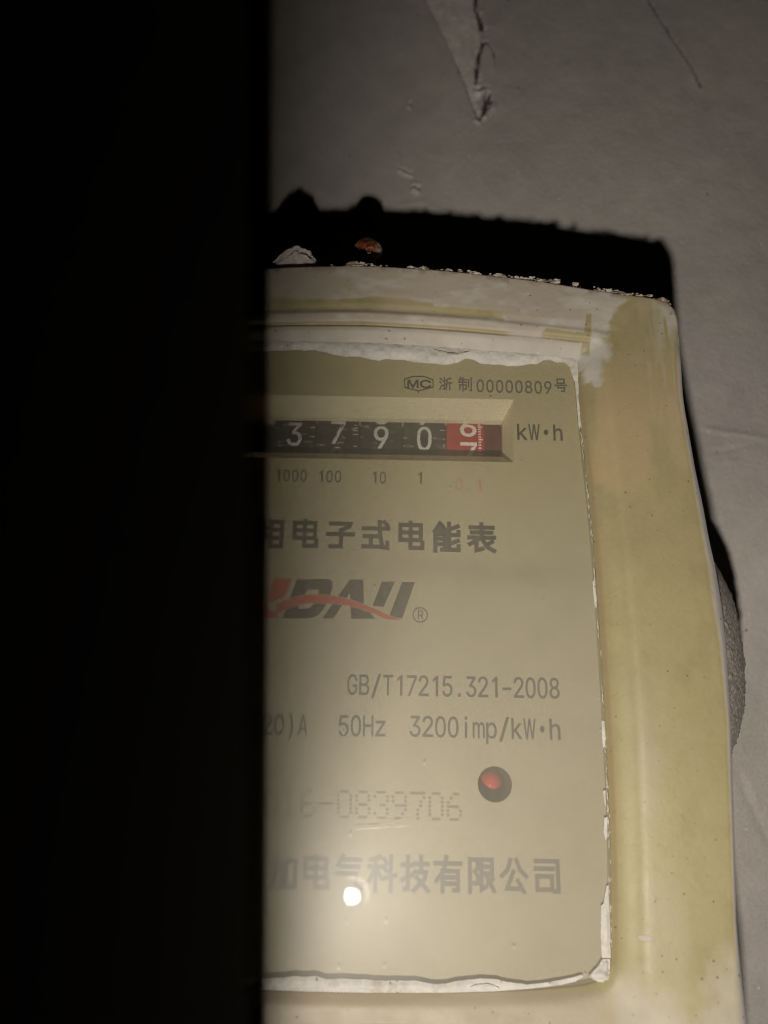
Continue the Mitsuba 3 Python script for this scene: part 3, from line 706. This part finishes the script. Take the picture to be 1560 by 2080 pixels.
printed(mono("kW·h", (1049, 893), (1146, 895), 2.9, INK, 0.74, -0.03), "black_ink", "unit kW·h beside the counter")
printed(union_all([mono("10000", (452, 974), (534, 977), 2.05, INK, 0.72, -0.01), mono("1000", (556, 977), (625, 978), 2.05, INK, 0.72, -0.01), mono("100", (643, 979), (695, 980), 2.05, INK, 0.72, -0.01), mono("10", (752, 981), (786, 982), 2.05, INK, 0.72, -0.01), mono("1", (843, 982), (862, 983), 2.05, INK, 0.72, -0.01)]), "pale_black_ink", "place values under the counter wheels")
printed(mono("0.1", (922, 995), (983, 998), 2.05, INK, 0.72, 0.02), "faint_red_ink", "faint red 0.1 under the last wheel")

# dot-matrix serial number
DOTS = {"0": "01110 10001 10001 10001 10001 10001 01110", "1": "00100 01100 00100 00100 00100 00100 01110", "2": "01110 10001 00001 00010 00100 01000 11111", "3": "01110 10001 00001 00110 00001 10001 01110",
        "6": "00110 01000 10000 11110 10001 10001 01110", "7": "11111 00001 00010 00010 00100 00100 00100", "8": "01110 10001 10001 01110 10001 10001 01110", "9": "01110 10001 10001 01111 00001 00010 01100", "-": "00000 00000 00000 11111 00000 00000 00000"}
dots = []
drng = np.random.default_rng(3)
for i, ch in enumerate("2016-0839706"):
    for r, line in enumerate(DOTS[ch].split()):
        for c, v in enumerate(line):
            if v == "1":
                p = pts([(501 + 37.2 * i + c * 6.3, 1603 + 0.9 * i + r * 8.6 + 0.1 * c)], INK)[0]
                dots.append(Point(*p).buffer(0.20 + 0.04 * drng.random(), 4))
printed(union_all(dots), "grey_ink", "faint dot-matrix serial number")

# the maker's mark: slanted black capitals under a red sweep
def zoomed(seq):
    return Polygon(pts([(500 + x / 2.2286, 1020 + y / 2.2286) for x, y in seq], INK))


swoosh = zoomed([(140, 462), (180, 442), (220, 428), (260, 421), (300, 418), (340, 419), (385, 423), (430, 431), (475, 443), (520, 458), (560, 474), (600, 492), (650, 514), (698, 533), (668, 533), (632, 530), (595, 512), (550, 494), (500, 476), (450, 466), (400, 460), (350, 457), (300, 456), (250, 462), (205, 474), (160, 496), (128, 510)])
caps = [zoomed([(230, 351), (360, 348), (380, 351), (391, 362), (391, 385), (376, 430), (352, 480), (330, 508), (305, 522), (280, 526), (165, 526)]).difference(zoomed([(277, 396), (318, 394), (330, 400), (326, 420), (300, 470), (284, 482), (234, 484)])),
        zoomed([(345, 526), (470, 350), (530, 351), (533, 468), (584, 528), (474, 528), (470, 410), (396, 526)]),
        zoomed([(614, 360), (673, 360), (622, 474), (572, 470)]),
        zoomed([(706, 362), (764, 362), (706, 526), (646, 520)])]
printed(union_all(caps).difference(swoosh.buffer(0.10)), "black_ink", "slanted black capitals of the maker's mark")
printed(union_all([swoosh, zoomed([(128, 346), (206, 346), (176, 425), (120, 452), (92, 452)]), zoomed([(60, 520), (84, 470), (140, 515), (136, 526)])]), "red_ink", "red sweep of the maker's mark")
rc = pts([(853.5, 1249)], INK)[0]
rr = affinity.translate(affinity.scale(affinity.translate(glyph("R"), -42, -50), 0.0125, 0.0145, origin=(0, 0)), *rc)
printed(union_all([Point(*rc).buffer(1.24, 24).difference(Point(*rc).buffer(1.08, 24)), rr]), "black_ink", "registered mark in a ring")
cm = Polygon(pts([(820, 770), (838, 764), (862, 764), (880, 771), (881, 787), (850, 795), (822, 788)], INK))
mc = union_all([mono("MC", (826, 787), (877, 788), 1.45, INK, 0.86)])
printed(union_all([cm.difference(cm.buffer(-0.17)), mc.buffer(0.05), LineString(pts([(850, 794), (850, 799)], INK)).buffer(0.08)]), "black_ink", "MC mark in a flattened frame")

# ---------------------------------------------------------------- counter wheels
WR, AX_Y = 8.7, -33.1 + 8.7


def wheel_mesh(x0, x1, r=WR, n=72):
    m = trimesh.creation.cylinder(radius=r, height=x1 - x0, sections=n)
    v = m.vertices
    return trimesh.Trimesh(np.c_[(x0 + x1) / 2 + v[:, 2], AX_Y + v[:, 0], AX_Z + v[:, 1]], m.faces[:, ::-1] if False else m.faces, process=False)


def wrap(shape, dz, lift=0.05):
    """A flat shape (x, height along the rim from the front line) bent round the wheel."""
    out = []
    for g in polys(shape):
        m = trimesh.creation.extrude_polygon(g.segmentize(0.25), 0.25, engine="earcut").subdivide()
        v = m.vertices
        a, r = (v[:, 1] + dz) / WR, WR - 0.2 + v[:, 2] / 0.25 * (0.2 + lift)
        out.append(trimesh.Trimesh(np.c_[v[:, 0], AX_Y - r * np.cos(a), AX_Z + r * np.sin(a)], m.faces[:, ::-1], process=False))
    return trimesh.util.concatenate(out)


PITCH_Z = 2 * math.pi * WR / 10
row = pts([(510, 885), (598, 887), (686, 889), (774, 891), (862, 893), (950, 895)], -33.2)
AX_Z = row[:, 1].mean() - 0.35
xw = row[1:, 0] - row[:-1, 0]
pitch = xw.mean()
DIG_H, DIG_W = 4.75, 2.55
for i, (dgt, py) in enumerate((("0", 882), ("3", 880), ("7", 876), ("9", 889), ("0", 890), ("6", 864))):
    cx = row[0, 0] + pitch * i
    last = i == 5
    if i == 0:
        continue                       # the wheel behind the door's edge
    x0, x1 = cx - pitch * 0.485, cx + pitch * (0.38 if last else 0.485)
    key = add(f"{M}__number_wheel", wheel_mesh(x0, x1), "red_wheel" if last else "black_wheel", smooth=40, label="red last wheel of the counter, between 6 and 7" if last else None)
    z_of = pts([(598 + 88 * (i - 1), py)], -33.2)[0, 1] - AX_Z
    for k in (-1, 0, 1):
        g = glyph(str((int(dgt) + k) % 10))
        bx = g.bounds
        w = (2.85 if last else DIG_W) * (0.55 if (int(dgt) + k) % 10 == 1 else 1)
        g = affinity.scale(affinity.translate(g, -(bx[0] + bx[2]) / 2, -50), w / (bx[2] - bx[0]), (4.15 if last else DIG_H) / 100, origin=(0, 0)).buffer(0.08 if last else 0.06)
        add(f"{key}__numeral", wrap(affinity.translate(g, cx + (0.15 if last else 0), 0), z_of - k * PITCH_Z), "red_wheel_white" if last else "numeral_white")
    if last:
        ticks = []
        for t in range(-18, 19):
            long_ = t % 5 == 0
            ticks.append(sbox(cx + 1.95, t * 0.546 - 0.12, cx + (2.75 if long_ else 2.45), t * 0.546 + 0.12))
        add(f"{key}__scale", wrap(union_all(ticks), z_of), "red_wheel_white")
        add(f"{key}__rim", wheel_mesh(x1 + 0.02, cx + pitch * 0.80, WR - 0.25), "dark_red_wheel", smooth=40)
    elif i:
        # worn driving teeth between two wheels
        marks = [sbox(x1 - 1.1 + 0.25 * drng.random(), z, x1 - 0.35 + 0.3 * drng.random(), z + 0.10) for z in np.arange(-3.2, 3.4, 0.62) + drng.uniform(-0.2, 0.2, 11)[: len(np.arange(-3.2, 3.4, 0.62))] if drng.random() < (0.8 if i == 2 else 0.3)]
        if marks:
            add(f"{key}__scuff_mark", wrap(union_all(marks), 0.0), "numeral_white")

# ---------------------------------------------------------------- pulse lamp in its hole
cup = trimesh.creation.cylinder(radius=HOLE_R, height=1.0, sections=48)
n = 48
ang = np.arange(n) * 2 * np.pi / n
ringv = [np.c_[hole_c[0] + r * np.cos(ang), np.full(n, y), hole_c[1] + r * np.sin(ang)] for r, y in ((HOLE_R, PLATE_Y + 0.01), (HOLE_R, -29.0), (0.01, -29.0))]
V = np.stack(ringv, 1)
add(f"{M}__indicator_light", (V.reshape(-1, 3), grid_faces(n, 3, wrap=True)), "hole_plastic", label="dark hole holding the pulse lamp")
lc = pts([(993, 1592)], -31.0)[0]
prof = [(0.0, -33.6), (0.6, -33.5), (1.1, -33.2), (1.6, -32.6), (2.0, -31.8), (2.1, -31.0), (2.1, -29.1)]
ringv = [np.c_[lc[0] + max(r, 0.001) * np.cos(ang), np.full(n, y), lc[1] + max(r, 0.001) * np.sin(ang)] for r, y in prof]
V = np.stack(ringv, 1)
add(f"{M}__indicator_light__lens", (V.reshape(-1, 3), grid_faces(n, len(prof), wrap=True)), "red_lens", smooth=True, label="red dome of the pulse lamp")

# ---------------------------------------------------------------- dried limewash on the window's edge
top_low = ragged([(430, 722), (545, 717), (600, 716), (640, 716), (672, 722), (700, 727), (735, 729), (770, 735), (790, 731), (830, 735), (858, 739), (880, 741), (915, 741), (930, 737), (945, 729), (962, 731), (975, 737), (1000, 741), (1035, 743), (1060, 741), (1090, 739), (1104, 731), (1118, 729), (1130, 734), (1148, 735), (1158, 745), (1163, 760), (1170, 775), (1172, 800)], 2.0, 3.0, 2)
top_hi = [(1183, 800), (1181, 745), (1186, 722), (1120, 716), (1000, 706), (900, 700), (700, 694), (540, 690), (430, 690)]
top_strip = Polygon(pts(np.vstack([top_low, top_hi]), -40.4)).buffer(0)
chip = Polygon(pts([(874, 711), (900, 716), (930, 717), (957, 714), (944, 719), (920, 726), (900, 721), (884, 719)], -40.8))
add(f"{M}__paint_strip", flake(max(polys(top_strip.difference(chip)), key=lambda g: g.area).exterior.coords, PANE_Y + 0.05, 0.75, 0.28, 0.25, 1), "limewash", smooth=45, label="ragged white limewash strip along the top of the window")
add(f"{M}__paint_strip__chip", flake(np.array(pts([(880, 712), (905, 717), (930, 719), (955, 715), (930, 723), (913, 725), (897, 719)], -41.2)), -41.0, 0.35, 0.3, 0.2, 5), "cover_chip" if "cover_chip" in scene else "crumb", smooth=45)
bot_hi = ragged([(430, 1982), (545, 1984), (600, 1980), (640, 1979), (665, 1985), (700, 1984), (760, 1988), (845, 1990), (862, 1993), (885, 1997), (905, 1996), (930, 1991), (975, 1986), (1010, 1989), (1030, 1994), (1070, 1999), (1120, 1994), (1150, 1988), (1180, 1981), (1186, 1984)], 1.6, 3.0, 7)
bot_lo = [(1170, 1994), (1140, 2001), (1080, 2008), (1000, 2013), (900, 2015), (760, 2014), (620, 2010), (540, 2006), (430, 2003)]
add(f"{M}__paint_strip", flake(pts(np.vstack([bot_hi, bot_lo]), -40.3), PANE_Y + 0.05, 0.55, 0.28, 0.2, 3), "limewash", smooth=45, label="thin white limewash strip along the bottom of the window")
add(f"{M}__paint_strip", flake(pts([(955, 2004), (965, 1999), (990, 1997), (1005, 2001), (1015, 2007), (1000, 2011), (968, 2010)], -40.9), -40.6, 0.5, 0.2, 0.4, 31), "limewash", smooth=45)
corner = ragged([(1196, 1986), (1206, 1975), (1214, 1968), (1222, 1955), (1226, 1950), (1240, 1950), (1241, 1975), (1245, 1992), (1236, 1998), (1215, 1996), (1196, 1986)], 1.5, 3, 4)
add(f"{M}__paint_strip", flake(pts(corner, -40.8), PANE_Y + 0.05, 1.5, 0.25, 0.5, 9), "limewash", smooth=45, label="crumbly white lump in the lower right corner of the window")
edge = ragged([(1222, 1842), (1228, 1836), (1234, 1800), (1238, 1800), (1241, 1880), (1242, 1948), (1224, 1947), (1222, 1900), (1222, 1842)], 0.8, 3, 5)
add(f"{M}__paint_strip", flake(pts(edge, -40.5), PANE_Y + 0.05, 0.6, 0.25, 0.2, 11), "limewash", smooth=45, label="white strip of limewash on the right edge of the window near its lower corner")
for k, (pp, th) in enumerate((([(1224, 1463), (1230, 1465), (1232, 1500), (1231, 1517), (1227, 1519), (1225, 1500)], 0.5), ([(1229, 1662), (1235, 1660), (1236, 1700), (1232, 1708), (1228, 1690)], 0.5), ([(1227, 1607), (1232, 1605), (1233, 1640), (1230, 1632)], 0.35), ([(1205, 1180), (1210, 1174), (1214, 1220), (1210, 1236)], 0.35), ([(1169, 770), (1178, 768), (1182, 860), (1178, 870), (1174, 830)], 0.4))):
    add(f"{M}__paint_strip", flake(pts(ragged(pp + pp[:1], 0.8, 2.5, 50 + k), -40.5), PANE_Y + 0.05, th, 0.2, 0.3, 12 + k), "limewash", smooth=45)
bits = []
brng = np.random.default_rng(12)


def chip_mesh(c, size, seed):
    m = trimesh.creation.icosphere(subdivisions=1, radius=1.0)
    v = m.vertices * (0.55 + 0.9 * np.random.default_rng(seed).random((len(m.vertices), 1)))
    return trimesh.Trimesh(v * size + c, m.faces, process=False)


for k in range(170):
    z = brng.uniform(-29, 60)
    if brng.random() > 0.35 + 0.65 * (meshkit.noise([z * 0.16, 0, 0], 5) > 0.45):
        continue
    x = float(PchipInterpolator(inner[9:-5][::-1, 1], inner[9:-5][::-1, 0])(z)) + brng.uniform(-0.25, 0.1)
    bits.append(chip_mesh([x, PANE_Y - 0.05, z], np.array([0.07, 0.12, 0.2 + 0.6 * brng.random() ** 2]) * (0.6 + 0.6 * brng.random()), 100 + k))
add(f"{M}__paint_crumbs", trimesh.util.concatenate(bits), "limewash", kind="stuff", label="white crumbs of limewash along the window's right edge")

# crumbs of plaster along the top of the meter
bits = []
xs, zs = side[:10, 0], side[:10, 1]
for k in range(1500):
    x = brng.uniform(-32, 49.3)
    if x < -11.5:
        continue
    dens = float(meshkit.fbm([x * 0.45, 2, 0], 3, 8))
    if brng.random() > 2.2 * (dens - 0.28):
        continue
    xx = x if x > XC else 2 * XC - x
    z = float(np.interp(xx, front[:10, 0], front[:10, 1])) + 0.35
    size = (0.12 + 0.36 * brng.random() ** 3) * (0.5 + 0.9 * dens) * (0.8 if x < 5 else 1.0)
    bits.append(chip_mesh([x, brng.uniform(-43.8, -42.2), z + brng.uniform(-0.2, 0.75)], np.array([1.7, 1.1, 0.7]) * size, 900 + k))
add(f"{M}__plaster_crumbs", trimesh.util.concatenate(bits), "crumb", kind="stuff", label="dirty crumbs of plaster along the top edge of the meter")

# ---------------------------------------------------------------- things around the meter
# hanging screw above the meter: shank out of the wall, lobed rusty head
prof = [(0.0, -36.6), (0.9, -36.5), (1.7, -36.1), (2.3, -35.5), (2.65, -34.8), (2.72, -34.2), (2.4, -33.7), (1.3, -33.5), (1.25, -20), (1.25, 1.0)]
n = 60
ang = np.arange(n) * 2 * np.pi / n
sc = np.array([-4.1, 89.7])
ringv = []
for r, y in prof:
    r = max(r, 0.001) * (1 + 0.05 * np.sin(3 * ang + 1))
    ringv.append(np.c_[sc[0] + r * np.cos(ang), np.full(n, y), sc[1] + r * np.sin(ang)])
V = np.stack(ringv, 1).reshape(-1, 3)
jit = meshkit.fbm(V * 0.9, 3, 6)[:, None] - 0.5
V[:, [0, 2]] = sc + (V[:, [0, 2]] - sc) * (1 + 0.35 * jit)
add("rusty_screw", (V, grid_faces(n, len(prof), wrap=True)), "rust", smooth=50, label="rusty screw head sticking out of the wall above the meter", cat="screw")

# a lump of plaster on the meter's top
m = trimesh.creation.icosphere(subdivisions=5, radius=1.0)
v = m.vertices * [4.2, 5.5, 1.5]
v *= 1 + 0.7 * (meshkit.fbm(m.vertices * 2.1 + 3, 4, 2)[:, None] - 0.5) + 0.3 * (meshkit.fbm(m.vertices * 6, 3, 4)[:, None] - 0.5)
v[:, 2] -= 0.16 * np.clip(-v[:, 0], 0, 3) + 0.02 * v[:, 0] ** 2
add("plaster_lump", (v + [-16.8, -38.6, 82.7], m.faces), "plaster", smooth=True, label="pale lump of dried plaster on top of the meter, left of the rusty screw", cat="plaster lump")

# mortar bulge on the wall at the meter's right side
m = trimesh.creation.icosphere(subdivisions=6, radius=1.0)
nv = m.vertices
v = nv * MORTAR_R
v *= 1 + 0.05 * (meshkit.fbm(nv * 3, 3, 3)[:, None] - 0.5)
grit = meshkit.noise(v * 1.8, 7)[:, None]
v += nv * 0.30 * np.clip(grit - 0.6, 0, 1) / 0.4
add("mortar_lump", (v + MORTAR_C, m.faces), "mortar", smooth=True, label="grainy grey mortar lump bulging out behind the right side of the meter", cat="mortar")

# ---------------------------------------------------------------- the dark door edge close in front, at the left
def cam_point(px, py, depth):
    return EYE + (FWD * FOCAL + (px - 780) * RIGHT - (py - 1040) * UPV) / FOCAL * depth


e_top, e_bot = cam_point(DOOR_TOP[0], 0, DOOR_TOP[1]), cam_point(DOOR_BOT[0], 2080, DOOR_BOT[1])
axis_ = (e_bot - e_top) / np.linalg.norm(e_bot - e_top)
q = LAMP + DOOR_OFF - e_top
back_dir = q - axis_ * (q @ axis_)
back_dir /= np.linalg.norm(back_dir)
nrm = np.cross(axis_, back_dir)
nrm *= -np.sign(nrm @ RIGHT)                      # away from the view, to the left
mid = (e_top + e_bot) / 2
# the door leaf in its own plane (along its edge, back from the edge): its unseen rear corner below the lens is cut away to soften the lamp's shadow
leaf = Polygon([(-190, 0.4), (-189.6, 0), (189.6, 0), (190, 0.4), (190, 12), (SHADE_NOTCH[0], 12), (SHADE_NOTCH[1], DOOR_DEPTH), (-190, DOOR_DEPTH)])
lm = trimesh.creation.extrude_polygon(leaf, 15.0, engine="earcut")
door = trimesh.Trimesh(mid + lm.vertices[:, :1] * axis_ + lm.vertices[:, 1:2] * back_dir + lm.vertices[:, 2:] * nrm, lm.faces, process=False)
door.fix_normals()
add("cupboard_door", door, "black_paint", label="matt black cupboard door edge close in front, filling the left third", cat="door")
